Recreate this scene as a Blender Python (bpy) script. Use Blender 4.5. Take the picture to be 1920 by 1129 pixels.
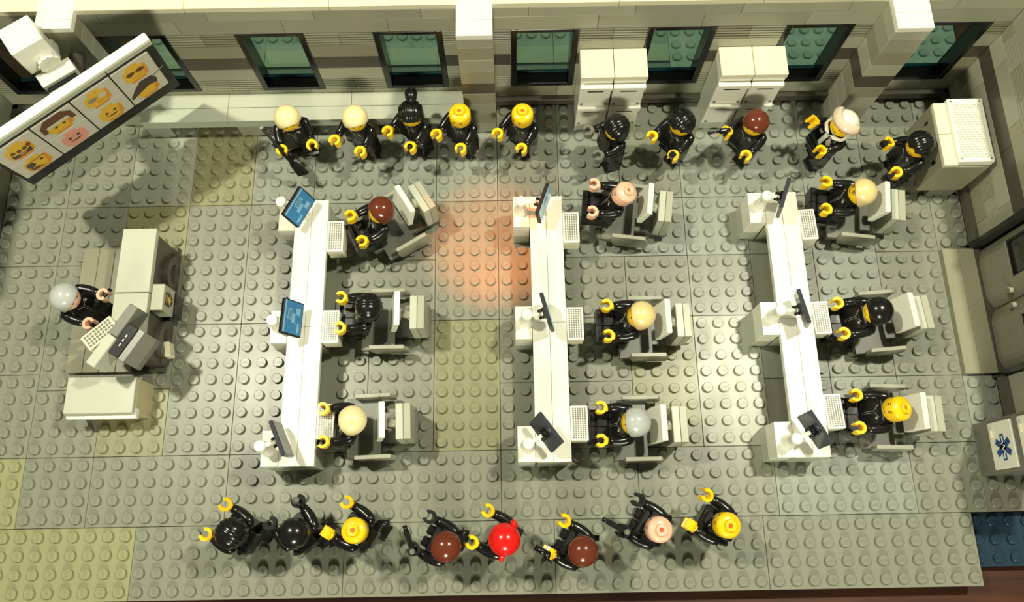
import bpy, math, random
from mathutils import Matrix, Vector
# ------------------------------------------------------------------ units: geometry is written in studs (8 mm)
U = 0.008
R = math.radians
sc = bpy.context.scene
for o in list(bpy.data.objects): bpy.data.objects.remove(o)
COL = sc.collection

# ------------------------------------------------------------------ camera
def rodr(v):
    v = Vector(v); a = v.length
    return Matrix.Rotation(a, 3, v / a)
CAM_R = (-0.3095, -0.0012, 0.0175); CAM_C = Vector((24.7342, -1.2764, 48.0792)); CAM_F = 1506.3
cd = bpy.data.cameras.new('camera'); cam = bpy.data.objects.new('camera', cd); COL.objects.link(cam)
rw = rodr(CAM_R)                                   # world to camera
cam.matrix_world = Matrix.Translation(CAM_C * U) @ rw.transposed().to_4x4()
cd.sensor_width = 36; cd.lens = CAM_F / 1920 * 36
cd.shift_x = 0.61 / 1920; cd.shift_y = -26.59 / 1920
cd.clip_start = 0.01; cd.clip_end = 20
sc.camera = cam

# the camera's inverse, used to find where things seen in the photograph stand
def at(u, v, z):
    a = (u - 960 + .612) / CAM_F; b_ = -(v - 564.5 + 26.586) / CAM_F
    D = rw.transposed() @ Vector((a, b_, -1)); t = (z - CAM_C.z) / D.z
    return CAM_C + D * t

# ------------------------------------------------------------------ world, lamps, exposure
w = bpy.data.worlds.new('world'); sc.world = w; w.use_nodes = True
w.node_tree.nodes['Background'].inputs[0].default_value = (1.0, 0.93, 0.66, 1)
w.node_tree.nodes['Background'].inputs[1].default_value = 0.12
def lamp(name, loc, power, color, radius):
    l = bpy.data.lights.new(name, 'POINT'); l.energy = power; l.color = color; l.shadow_soft_size = radius * U
    o = bpy.data.objects.new(name, l); COL.objects.link(o); o.location = Vector(loc) * U
    return o
lamp('key_fill_lamp', (-15, 27, 86), 13, (1.0, .975, .75), 2.4)
lamp('key_fill_lamp', (63, 27, 86), 13, (1.0, .975, .76), 2.4)
lamp('key_fill_lamp', (26, -80, 48), 13.0, (1.0, .975, .75), 12)  # added soft fill from the front for back wall and faces, no such lamp
sp = bpy.data.lights.new('orange_spill_light', 'SPOT'); sp.energy = 7.5; sp.color = (1, .22, .02); sp.spot_size = R(10); sp.spot_blend = .9; sp.shadow_soft_size = .3 * U  # added spot, no real lamp: makes the orange patch on the floor
spo = bpy.data.objects.new('orange_spill_light', sp); COL.objects.link(spo)
spo.location = Vector((23, 24, 58)) * U
spo.rotation_euler = (Vector((23.6, 17.2, 0)) - Vector((23, 24, 58))).to_track_quat('-Z', 'Y').to_euler()
sc.view_settings.view_transform = 'Standard'; sc.view_settings.look = 'None'
sc.view_settings.exposure = 0.2; sc.view_settings.gamma = 1.0; sc.view_settings.use_curve_mapping = False

# ------------------------------------------------------------------ materials
MATS = {}
def mat(name, col, rough=.32, spec=.5, bump=0.0, var=0.05, coat=0.0, metal=0.0):
    if name in MATS: return MATS[name]
    m = bpy.data.materials.new(name); m.use_nodes = True; nt = m.node_tree; b = nt.nodes['Principled BSDF']
    b.inputs['Roughness'].default_value = rough; b.inputs['Specular IOR Level'].default_value = spec
    b.inputs['Coat Weight'].default_value = coat; b.inputs['Metallic'].default_value = metal
    tc = nt.nodes.new('ShaderNodeTexCoord'); n = nt.nodes.new('ShaderNodeTexNoise'); n.inputs['Scale'].default_value = 60
    n.inputs['Detail'].default_value = 4
    nt.links.new(tc.outputs['Object'], n.inputs['Vector'])
    mx = nt.nodes.new('ShaderNodeMix'); mx.data_type = 'RGBA'
    mx.inputs['A'].default_value = (*[c * (1 - var) for c in col], 1); mx.inputs['B'].default_value = (*[min(1, c * (1 + var)) for c in col], 1)
    nt.links.new(n.outputs['Fac'], mx.inputs['Factor']); nt.links.new(mx.outputs['Result'], b.inputs['Base Color'])
    mr = nt.nodes.new('ShaderNodeMapRange'); mr.inputs['To Min'].default_value = max(0, rough - .05); mr.inputs['To Max'].default_value = rough + .08
    nt.links.new(n.outputs['Fac'], mr.inputs['Value']); nt.links.new(mr.outputs['Result'], b.inputs['Roughness'])
    if bump:
        n2 = nt.nodes.new('ShaderNodeTexNoise'); n2.inputs['Scale'].default_value = 900; nt.links.new(tc.outputs['Object'], n2.inputs['Vector'])
        bp = nt.nodes.new('ShaderNodeBump'); bp.inputs['Strength'].default_value = bump; bp.inputs['Distance'].default_value = .0001
        nt.links.new(n2.outputs['Fac'], bp.inputs['Height']); nt.links.new(bp.outputs['Normal'], b.inputs['Normal'])
    MATS[name] = m
    return m
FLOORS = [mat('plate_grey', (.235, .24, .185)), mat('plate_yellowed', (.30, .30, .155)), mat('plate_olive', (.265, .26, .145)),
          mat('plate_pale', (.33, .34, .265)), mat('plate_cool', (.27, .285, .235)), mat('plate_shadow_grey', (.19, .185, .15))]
GREY = mat('light_grey_plastic', (.34, .34, .26)); GREY2 = mat('light_grey_plastic_worn', (.40, .40, .30))
GREY3 = mat('light_grey_plastic_yellowed', (.29, .28, .19))
DARK = mat('dark_grey_plastic', (.075, .066, .050)); BLACK = mat('black_plastic', (.008, .008, .008), rough=.2, spec=.5)
MATTE = mat('matte_black_plastic', (.010, .010, .010), rough=.45, spec=.3)
WHITE = mat('white_plastic', (.86, .855, .735), rough=.3); CREAM = mat('cream_plastic', (.80, .76, .56))
PALE = mat('pale_grey_plastic', (.50, .52, .42)); MID = mat('mid_grey_plastic', (.16, .16, .13))
YEL = mat('yellow_plastic', (.95, .60, .01), rough=.22, var=.02); PINK = mat('flesh_plastic', (.90, .52, .36), rough=.25, var=.02)
TAN = mat('tan_plastic', (.80, .62, .28), rough=.2, var=.02); BLOND = mat('blond_plastic', (.86, .74, .40), rough=.2, var=.02)
BROWN = mat('reddish_brown_plastic', (.14, .030, .014), rough=.16, var=.02); RED = mat('red_plastic', (.75, .012, .010), rough=.2, var=.02)
SILV = mat('silver_grey_plastic', (.46, .48, .46), rough=.22, var=.02); FACE = mat('face_print', (.02, .012, .006), rough=.4)
LINE = mat('silver_print', (.45, .42, .38), rough=.4); GOLD = mat('gold_print', (.75, .5, .05), rough=.35)
VISOR = mat('visor_print', (.72, .58, .42), rough=.12, spec=.7); BLUE = mat('screen_blue', (.045, .20, .42), rough=.15, var=.2)
BLUE2 = mat('screen_light_blue', (.20, .42, .62), rough=.15); NAVY = mat('dark_blue_plastic', (.012, .035, .060)); MEDBLUE = mat('emblem_blue', (.015, .07, .24), rough=.4)
DOORG = mat('door_grey_plastic', (.22, .21, .155), bump=.15); HOLE = mat('stud_hollow', (.55, .10, .02), rough=.4)
DUSK = mat('screen_grey', (.05, .055, .07), rough=.12)
TEALF = mat('teal_edge', (.01, .06, .065), rough=.15)
TANT = mat('box_side_tan', (.52, .46, .28))
SEAM = mat('seam_dark', (.03, .03, .026), rough=.6)
PICB = mat('picture_paper', (.60, .58, .50), rough=.3); PY = mat('picture_yellow', (.78, .47, .03), rough=.3); PO = mat('picture_orange', (.70, .28, .03), rough=.3)
PB = mat('picture_brown', (.13, .05, .025), rough=.3); PP_ = mat('picture_pink', (.78, .33, .26), rough=.3); PDK = mat('picture_dark', (.05, .03, .03), rough=.3); PG = mat('picture_grey', (.30, .25, .18), rough=.3)
# wood of the table
wood = bpy.data.materials.new('table_wood'); wood.use_nodes = True; nt = wood.node_tree; b = nt.nodes['Principled BSDF']; b.inputs['Roughness'].default_value = .4
tc = nt.nodes.new('ShaderNodeTexCoord'); mp = nt.nodes.new('ShaderNodeMapping'); mp.inputs['Scale'].default_value = (6, 60, 6); n = nt.nodes.new('ShaderNodeTexNoise'); n.inputs['Scale'].default_value = 3; n.inputs['Detail'].default_value = 6
cr = nt.nodes.new('ShaderNodeValToRGB'); cr.color_ramp.elements[0].position = .3; cr.color_ramp.elements[0].color = (.030, .008, .004, 1); cr.color_ramp.elements[1].position = .7; cr.color_ramp.elements[1].color = (.085, .028, .011, 1)
nt.links.new(tc.outputs['Object'], mp.inputs['Vector']); nt.links.new(mp.outputs['Vector'], n.inputs['Vector']); nt.links.new(n.outputs['Fac'], cr.inputs['Fac']); nt.links.new(cr.outputs['Color'], b.inputs['Base Color'])
# tinted glass
glass = bpy.data.materials.new('tinted_glass'); glass.use_nodes = True; nt = glass.node_tree; nt.nodes.remove(nt.nodes['Principled BSDF'])
tr = nt.nodes.new('ShaderNodeBsdfTransparent'); tr.inputs[0].default_value = (.58, .76, .72, 1); gl = nt.nodes.new('ShaderNodeBsdfGlossy'); gl.inputs['Roughness'].default_value = .05
ms = nt.nodes.new('ShaderNodeMixShader'); ms.inputs[0].default_value = .06
nt.links.new(tr.outputs[0], ms.inputs[1]); nt.links.new(gl.outputs[0], ms.inputs[2]); nt.links.new(ms.outputs[0], nt.nodes['Material Output'].inputs['Surface'])
dglass = bpy.data.materials.new('dark_glass'); dglass.use_nodes = True; b = dglass.node_tree.nodes['Principled BSDF']
b.inputs['Base Color'].default_value = (.03, .022, .015, 1); b.inputs['Roughness'].default_value = .12; b.inputs['Transmission Weight'].default_value = .3

# ------------------------------------------------------------------ mesh builder
class MB:
    def __init__(s): s.v = []; s.f = []; s.m = []; s.sm = []; s.mats = []; s.M = Matrix.Identity(4)
    def mi(s, m):
        if m not in s.mats: s.mats.append(m)
        return s.mats.index(m)
    def add(s, vs, fs, m, smooth=False, M=None):
        T = s.M if M is None else s.M @ M
        b = len(s.v); s.v += [tuple(T @ Vector(p)) for p in vs]; k = s.mi(m)
        flip = T.determinant() < 0
        for f in fs:
            f = [b + i for i in f]
            s.f.append(tuple(reversed(f)) if flip else tuple(f)); s.m.append(k); s.sm.append(smooth)
        return s
    def box(s, x0, x1, y0, y1, z0, z1, m, c=.03, M=None, open_bottom=False):
        c = min(c, (x1 - x0) * .45, (y1 - y0) * .45, (z1 - z0) * .45)
        if c <= 0:
            vs = [(x, y, z) for z in (z0, z1) for y in (y0, y1) for x in (x0, x1)]
            fs = [(0, 2, 3, 1), (4, 5, 7, 6), (0, 1, 5, 4), (2, 6, 7, 3), (0, 4, 6, 2), (1, 3, 7, 5)]
            return s.add(vs, fs, m, False, M)
        # chamfered box: loops of 8 around z
        def ring(i, z): return [(x0 + i + c, y0 + i, z), (x1 - i - c, y0 + i, z), (x1 - i, y0 + i + c, z), (x1 - i, y1 - i - c, z), (x1 - i - c, y1 - i, z), (x0 + i + c, y1 - i, z), (x0 + i, y1 - i - c, z), (x0 + i, y0 + i + c, z)]
        k = c * .7
        vs = ring(k, z0) + ring(0, z0 + c) + ring(0, z1 - c) + ring(k, z1)
        fs = [tuple(reversed(range(8)))] + [(r * 8 + i, r * 8 + (i + 1) % 8, r * 8 + 8 + (i + 1) % 8, r * 8 + 8 + i) for r in range(3) for i in range(8)] + [tuple(range(24, 32))]
        return s.add(vs, fs, m, False, M)
    def lathe(s, prof, m, n=24, M=None, smooth=True, cap=True):
        vs = []; fs = []
        for r, z in prof: vs += [(r * math.cos(2 * math.pi * i / n), r * math.sin(2 * math.pi * i / n), z) for i in range(n)]
        for k in range(len(prof) - 1): fs += [(k * n + i, k * n + (i + 1) % n, (k + 1) * n + (i + 1) % n, (k + 1) * n + i) for i in range(n)]
        s.add(vs, fs, m, smooth, M)
        if cap:
            a = [vs[i] for i in range(n)]; b = vs[-n:]
            if prof[0][0] > 1e-4: s.add(a, [tuple(reversed(range(n)))], m, False, M)
            if prof[-1][0] > 1e-4: s.add(b, [tuple(range(n))], m, False, M)
        return s
    def cyl(s, r, z0, z1, m, n=20, M=None, c=.02):
        s.lathe([(r, z0), (r, z1 - c)], m, n, M, True, False)
        s.lathe([(r, z1 - c), (r - c, z1)], m, n, M, False, False)
        ang = [2 * math.pi * i / n for i in range(n)]
        s.add([((r - c) * math.cos(a), (r - c) * math.sin(a), z1) for a in ang], [tuple(range(n))], m, False, M)
        s.add([(r * math.cos(a), r * math.sin(a), z0) for a in ang], [tuple(reversed(range(n)))], m, False, M)
        return s
    def prism(s, poly, h0, h1, m, M=None, smooth=False):
        """poly: ccw list of (x, y), extruded along z from h0 to h1"""
        n = len(poly); vs = [(x, y, h0) for x, y in poly] + [(x, y, h1) for x, y in poly]
        s.add(vs, [tuple(reversed(range(n))), tuple(range(n, 2 * n))], m, False, M)
        s.add(vs, [(i, (i + 1) % n, n + (i + 1) % n, n + i) for i in range(n)], m, smooth, M)
        return s
    def tube(s, pts, rads, m, n=14, M=None):
        pts = [Vector(p) for p in pts]; vs = []; fs = []; up = Vector((0, 1, 0))
        for k, p in enumerate(pts):
            d = (pts[min(k + 1, len(pts) - 1)] - pts[max(k - 1, 0)]).normalized()
            u = (up - d * up.dot(d)).normalized(); v = d.cross(u)
            vs += [tuple(p + (u * math.cos(2 * math.pi * i / n) + v * math.sin(2 * math.pi * i / n)) * rads[k]) for i in range(n)]
        for k in range(len(pts) - 1): fs += [(k * n + i, k * n + (i + 1) % n, (k + 1) * n + (i + 1) % n, (k + 1) * n + i) for i in range(n)]
        fs += [tuple(reversed(range(n))), tuple(range(len(vs) - n, len(vs)))]
        return s.add(vs, fs, m, True, M)
    def ball(s, c, r, m, nu=20, nv=12, M=None, sx=1, sy=1, sz=1):
        vs = [(c[0], c[1], c[2] + r * sz)]
        for j in range(1, nv):
            t = math.pi * j / nv
            vs += [(c[0] + r * sx * math.sin(t) * math.cos(2 * math.pi * i / nu), c[1] + r * sy * math.sin(t) * math.sin(2 * math.pi * i / nu), c[2] + r * sz * math.cos(t)) for i in range(nu)]
        vs.append((c[0], c[1], c[2] - r * sz)); L = len(vs) - 1
        fs = [(0, 1 + i, 1 + (i + 1) % nu) for i in range(nu)]
        for j in range(nv - 2): fs += [(1 + j * nu + i, 1 + (j + 1) * nu + i, 1 + (j + 1) * nu + (i + 1) % nu, 1 + j * nu + (i + 1) % nu) for i in range(nu)]
        fs += [(L, L - nu + (i + 1) % nu, L - nu + i) for i in range(nu)]
        return s.add(vs, fs, m, True, M)
    def mesh(s, name):
        me = bpy.data.meshes.new(name); me.from_pydata([(x * U, y * U, z * U) for x, y, z in s.v], [], s.f)
        for m in s.mats: me.materials.append(m)
        me.polygons.foreach_set('material_index', s.m); me.polygons.foreach_set('use_smooth', s.sm); me.update()
        return me
    def build(s, name, parent=None, loc=None, M=None):
        o = bpy.data.objects.new(name, s.mesh(name)); COL.objects.link(o)
        if parent: o.parent = parent
        if loc is not None: o.location = Vector(loc) * U
        if M is not None:
            A = M.copy(); A.translation = A.translation * U; o.matrix_local = A
        return o
def T(x, y, z): return Matrix.Translation((x, y, z))
def Rx(a): return Matrix.Rotation(R(a), 4, 'X')
def Ry(a): return Matrix.Rotation(R(a), 4, 'Y')
def Rz(a): return Matrix.Rotation(R(a), 4, 'Z')
def tag(o, label=None, cat=None, group=None, kind=None):
    if label: o['label'] = label
    if cat: o['category'] = cat
    if group: o['group'] = group
    if kind: o['kind'] = kind
    return o
def thing(name, loc, label, cat, group=None, rz=0):
    o = bpy.data.objects.new(name, None); COL.objects.link(o); o.empty_display_size = .003
    o.location = Vector(loc) * U; o.rotation_euler = (0, 0, R(rz))
    return tag(o, label, cat, group)
def copy_tree(o, parent=None):
    c = o.copy(); COL.objects.link(c); c.parent = parent
    for ch in list(o.children): copy_tree(ch, c)
    return c

# ------------------------------------------------------------------ studs with raised lettering
STROKES = {  # boxes in a 1 x 1 cell
    'L': [(0, .25, 0, 1), (.25, 1, 0, .22)], 'E': [(0, .25, 0, 1), (.25, 1, 0, .2), (.25, .85, .4, .6), (.25, 1, .8, 1)],
    'G': [(0, .25, 0, 1), (.25, 1, 0, .2), (.25, 1, .8, 1), (.75, 1, .2, .5), (.5, .75, .35, .5)], 'O': [(0, .25, 0, 1), (.75, 1, 0, 1), (.25, .75, 0, .2), (.25, .75, .8, 1)]}
def stud(mb, x, y, z, m, rot=0, letters=True, n=18, r=.3, h=.2125):
    M = T(x, y, z)
    mb.lathe([(r, 0), (r, h - .03)], m, n, M, True, False)
    mb.lathe([(r, h - .03), (r - .03, h)], m, n, M, True, False)
    mb.add([((r - .03) * math.cos(2 * math.pi * i / n), (r - .03) * math.sin(2 * math.pi * i / n), h) for i in range(n)], [tuple(range(n))], m, False, M)
    if letters:
        M2 = M @ Rz(rot)
        for k, ch in enumerate('LEGO'):
            ox = -.215 + k * .11
            for a, b2, c, d in STROKES[ch]:
                x0, x1, y0, y1 = ox + a * .085, ox + b2 * .085, -.09 + c * .18, -.09 + d * .18
                t = h + .014
                vs = [(x0, y0, h), (x1, y0, h), (x1, y1, h), (x0, y1, h), (x0, y0, t), (x1, y0, t), (x1, y1, t), (x0, y1, t)]
                mb.add(vs, [(4, 5, 6, 7), (0, 1, 5, 4), (1, 2, 6, 5), (2, 3, 7, 6), (3, 0, 4, 7)], m, False, M2)

# ------------------------------------------------------------------ floor plates
occupied = []          # rectangles in which studs are covered
def covered(x, y): return any(a <= x <= b and c <= y <= d for a, b, c, d in occupied)
occupied += [(11.6, 13.8, 3, 19), (26, 28, 3, 19), (40.2, 42.4, 3, 19), (-2.3, 3.8, 9, 17), (-1, 3.3, 6, 8.4), (52, 54, 8, 16), (22, 24, 25, 27), (46, 48, 25, 27), (29, 33, 25, 27), (37.5, 42, 25, 27), (52, 54, 2, 5)]
for x0 in (10.7, 25, 39.3):
    for y0 in (3, 10, 17): occupied.append((x0, x0 + 1, y0, y0 + 2))
A, Yw, Ol, Pa, Co, Sh = range(6)
plates = [  # x0, x1, y0, y1, material, lettering turn
 (-9, 3, -4, 0, Yw, 90), (3, 15, -4, 0, A, 90), (15, 27, -4, 0, A, 90), (27, 39, -4, 0, A, 0), (39, 51, -4, 0, A, 0),
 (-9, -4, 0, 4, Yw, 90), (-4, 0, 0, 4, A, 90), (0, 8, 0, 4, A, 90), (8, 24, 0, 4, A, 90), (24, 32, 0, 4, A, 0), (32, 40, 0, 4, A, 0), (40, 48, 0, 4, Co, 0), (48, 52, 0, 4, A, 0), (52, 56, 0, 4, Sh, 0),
 (-9, -4, 4, 9, A, 90), (-4, 0, 4, 8, A, 90), (0, 4, 4, 8, Ol, 90), (4, 8, 4, 12, A, 0), (8, 12, 4, 12, A, 0), (12, 16, 4, 12, A, 0), (16, 20, 4, 12, A, 0), (20, 24, 4, 12, Ol, 0),
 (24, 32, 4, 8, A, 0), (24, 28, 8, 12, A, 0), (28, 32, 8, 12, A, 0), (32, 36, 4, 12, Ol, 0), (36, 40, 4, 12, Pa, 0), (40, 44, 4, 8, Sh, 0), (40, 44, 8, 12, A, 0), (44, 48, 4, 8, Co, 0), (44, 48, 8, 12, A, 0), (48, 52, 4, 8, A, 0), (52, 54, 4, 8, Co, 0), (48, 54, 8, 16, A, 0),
 (-9, -4, 9, 16, A, 0), (-4, 4, 8, 16, A, 90), (4, 8, 12, 20, A, 0), (8, 12, 12, 20, A, 0), (12, 20, 12, 16, A, 0), (12, 20, 16, 20, A, 0), (20, 24, 12, 20, A, 0), (24, 28, 12, 20, A, 0), (28, 32, 12, 16, A, 0), (28, 36, 16, 20, Co, 0), (32, 36, 12, 16, A, 0),
 (36, 40, 12, 16, A, 0), (36, 40, 16, 20, Co, 0), (40, 44, 12, 16, A, 0), (40, 44, 16, 20, A, 0), (44, 48, 12, 20, Co, 0), (48, 52, 16, 20, A, 0), (52, 54, 16, 20, A, 0),
 (-8, -4, 16, 20, A, 0), (-4, 0, 16, 20, A, 0), (0, 4, 16, 20, Ol, 0), (-8, -4, 20, 27, A, 0), (-4, 0, 20, 27, A, 0), (0, 4, 20, 27, Pa, 0), (4, 8, 20, 27, Ol, 0), (8, 12, 20, 27, Co, 0), (12, 20, 20, 27, Co, 0), (20, 24, 20, 27, Co, 0),
 (24, 28, 20, 27, A, 0), (28, 32, 20, 27, Co, 0), (32, 36, 20, 27, A, 0), (36, 44, 20, 27, Co, 0), (44, 48, 20, 24, Co, 0), (44, 48, 24, 27, Co, 0), (48, 52, 20, 27, A, 0), (52, 54, 20, 27, Co, 0)]
fl = MB()
for (x0, x1, y0, y1, mi_, rot) in plates:
    m = FLOORS[mi_]; g = .012
    fl.box(x0 + g, x1 - g, y0 + g, y1 - g, -.4, 0, m, c=.02)
    x = x0 + .5
    while x < x1:
        y = y0 + .5
        while y < y1:
            if not covered(x, y): stud(fl, x, y, -.001, m, rot)
            y += 1
        x += 1
fl.box(-9, 51, -3.98, 0.5, -.8, -.41, DARK, c=0); fl.box(-9, 56, .5, 28, -.8, -.41, DARK, c=0)
tag(fl.build('floor'), 'grey studded plate floor with a few yellowed plates', None, None, 'structure')

# tiled pavement and studded ground behind the back wall, dark blue plate beyond the floor's corner, table
g_ = MB()
for x0 in range(0, 56, 4):
    if x0 < 36:
        g_.box(x0 + .01, x0 + 3.99, 28.02, 30.1, -.4, .0, MID, c=.02)  # near strip coloured darker, the wall's shadow put into its grey
        g_.box(x0 + .01, x0 + 3.99, 30.1, 30.3, -.4, -.15, SEAM, c=0)
        g_.box(x0 + .01, x0 + 3.99, 30.3, 31.7, -.4, .0, GREY3, c=.02); ys = [31.7]
    else: ys = [28.02]
    ye = 36
    g_.box(x0 + .01, x0 + 3.99, ys[0], ye, -.4, 0, FLOORS[A] if x0 < 36 else FLOORS[Co], c=.02)
    for i in range(4):
        y = math.ceil(ys[0] - .5) + .5
        if y - .3 < ys[0]: y += 1
        while y < ye: stud(g_, x0 + i + .5, y, -.001, FLOORS[A], 0, letters=False); y += 1
tag(g_.build('ground'), 'grey pavement and studded ground outside the windows', None, None, 'structure')
bp_ = MB(); bp_.box(51.02, 60, -3, 0, -1.2, -.8, NAVY, c=.02); bp_.box(51.02, 60, 0, 1, -1.2, -.85, NAVY, c=0)
for x in range(51, 60):
    for y in range(-3, 0): stud(bp_, x + .5, y + .5, -.801, NAVY, 0)
tag(bp_.build('base_plate'), 'dark blue studded plate beyond the corner of the grey floor', 'base plate')
tb = MB(); tb.box(-60, 110, -60, 90, -3.2, -1.6, wood, c=.1)
tag(tb.build('table_top'), 'reddish brown wooden table under the whole model', 'table')
supb = MB()
for x in (-6, 10, 26, 42): supb.box(x, x + 6, 2, 24, -1.6, -.8, DARK, c=.02)
supb.box(44, 48, -3, 0, -1.6, -.8, DARK, c=.02); supb.box(53, 59, -2.5, .5, -1.6, -1.2, DARK, c=.02)
for x in (-8, 8, 24, 40, 52): supb.box(x, x + 4, 29, 34, -1.6, -.4, DARK, c=.02)
tag(supb.build('trim_1'), None, None, None, 'structure')

# ------------------------------------------------------------------ walls
random.seed(4)
def brick(mb, a0, a1, z0, z1, m, depth0, depth1, along='x', grille=False):
    """a: coordinate along the wall, depth: across (front face is depth0)"""
    g = .008
    lo, hi = min(depth0, depth1), max(depth0, depth1)
    def B(p0, p1, q0, q1, zz0, zz1, mm, c):
        if along == 'x': mb.box(p0, p1, q0, q1, zz0, zz1, mm, c=c)
        else: mb.box(q0, q1, p0, p1, zz0, zz1, mm, c=c)
    if not grille: B(a0 + g, a1 - g, lo, hi, z0 + .004, z1 - .004, m, .018); return
    s = 1 if depth1 > depth0 else -1
    d = depth0 + .12 * s
    B(a0 + g, a1 - g, min(d, depth1), max(d, depth1), z0, z1, m, 0)
    n = 5; p = (z1 - z0) / n
    for k in range(n):
        B(a0 + g, a1 - g, min(depth0, d), max(depth0, d), z0 + k * p + .04, z0 + (k + 1) * p - .05, m, .02)
def gm(): return random.choice([GREY, GREY, GREY2, GREY3])
COURSES = [(0, 1.2, 'dark'), (1.2, 2.4, 'plain'), (2.4, 3.6, 'grille'), (3.6, 4.8, 'plain'), (4.8, 6.0, 'stripe'), (6.0, 7.2, 'plain'), (7.2, 8.4, 'grille'), (8.4, 9.6, 'long'), (9.6, 10.4, 'long')]
def wall(name, a0, a1, wins, f0, f1, along, label=None, top=10.4):
    mb = MB()
    for ci, (z0, z1, kind) in enumerate(COURSES):
        spans = [(a0, a1)]
        if 2.3 < z0 < 8.3:
            spans = []; s = a0
            for w0, w1 in wins:
                if w0 > s: spans.append((s, w0))
                s = w1
            if s < a1: spans.append((s, a1))
        for s0, s1 in spans:
            L = {'dark': 8, 'plain': 4, 'grille': 2, 'stripe': 4, 'long': 6}[kind]
            x = s0; first = True
            while x < s1 - .01:
                e = x + L
                if first and kind in ('long', 'plain') and s1 - s0 > 6: e = x + L - (ci % 2) * 2 - 1
                first = False
                e = min(e, s1)
                m = DARK if kind in ('dark', 'stripe') else gm()
                brick(mb, x, e, z0, z1, m, f0, f1, along, kind == 'grille')
                x = e
    # protruding lip over the dark course, tiles on the top
    s = 1 if f1 > f0 else -1
    x = a0
    while x < a1 - .01:
        e = min(x + 8, a1)
        lo, hi = min(f0, f0 - .35 * s), max(f0, f0 - .35 * s)
        if along == 'x': mb.box(x + .01, e - .01, lo, hi, .6, 1.2, DARK, c=.03)
        else: mb.box(lo, hi, x + .01, e - .01, .6, 1.2, DARK, c=.03)
        x = e
    x = a0
    while x < a1 - .01:
        e = min(x + 8, a1); lo, hi = min(f0, f1), max(f0, f1)
        if along == 'x': mb.box(x + .01, e - .01, lo, hi, 10.4, 10.8, CREAM, c=.03)
        else: mb.box(lo, hi, x + .01, e - .01, 10.4, 10.8, CREAM, c=.03)
        x = e
    return tag(mb.build(name), label, None, None, 'structure')
WINS = [(-7, -3)] + [(x, x + 4) for x in (1, 9, 17, 25, 33, 41, 49)]
wall('wall_back', -9, 55, WINS, 27, 28, 'x', 'light grey brick wall with black framed windows')
wall('wall_right', 16.3, 27, [], 54, 55, 'y', 'grey brick side wall with ribbed courses and dark stripe')
wall('wall_right', 5.1, 7.7, [], 54, 55, 'y', 'grey brick side wall between door and cabinet')
wall('wall_left', 15.5, 27, [], -8, -9, 'y', 'grey brick side wall beside the screen')
for i, (a, b_) in enumerate(WINS):
    fr = MB(); t = .36
    fr.box(a + .01, a + t, 26.97, 28, 2.4, 8.4, BLACK, c=.03); fr.box(b_ - t, b_ - .01, 26.97, 28, 2.4, 8.4, BLACK, c=.03)
    fr.box(a + t, b_ - t, 26.97, 28, 2.4, 2.75, BLACK, c=.03); fr.box(a + t, b_ - t, 26.97, 28, 8.1, 8.4, BLACK, c=.03)
    o = fr.build('window_%d' % (i + 1)); tag(o, None, None, None, 'structure')
    pn = MB(); pn.box(a + t, b_ - t, 27.86, 27.94, 2.75, 8.1, glass, c=0)
    pn.build('pane', o)
    ed = MB(); ed.box(a + t, b_ - t, 27.74, 27.86, 2.75, 2.95, TEALF, c=.02); ed.build('pane_edge', o)
def pillar(x0, x1, y0, y1, name):
    mb = MB()
    for k, (z0, z1) in enumerate([(0, 1.2), (1.2, 2.4), (2.4, 3.6), (3.6, 4.8), (4.8, 6.0), (6, 7.2), (7.2, 8.4), (8.4, 9.6), (9.6, 10.4)]):
        mb.box(x0 + .006, x1 - .006, y0, y1, z0 + .004, z1 - .004, DARK if k == 4 else gm(), c=.025)
    ym = (y0 + y1) / 2
    mb.box(x0, x1, y0 - .02, ym - .008, 10.4, 10.8, WHITE, c=.03); mb.box(x0, x1, ym + .008, y1 + .02, 10.4, 10.8, WHITE, c=.03)
    mb.box(x0, x1, y1 + .03, 28, 10.4, 10.82, WHITE, c=.03)
    return mb
pillar(22, 24, 25, 27, 0).build('pillar'); tag(bpy.data.objects['pillar'], 'square grey pillar with white cap, at the end of the bench', None, None, 'structure')
o = pillar(46, 48, 25, 27, 0).build('pillar'); tag(o, 'square grey pillar with white cap, beside the helmeted figure', None, None, 'structure')
o = pillar(-1, 1, 25.9, 27, 0).build('pillar'); tag(o, 'square grey pillar with white cap, behind the projector', None, None, 'structure')

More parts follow.
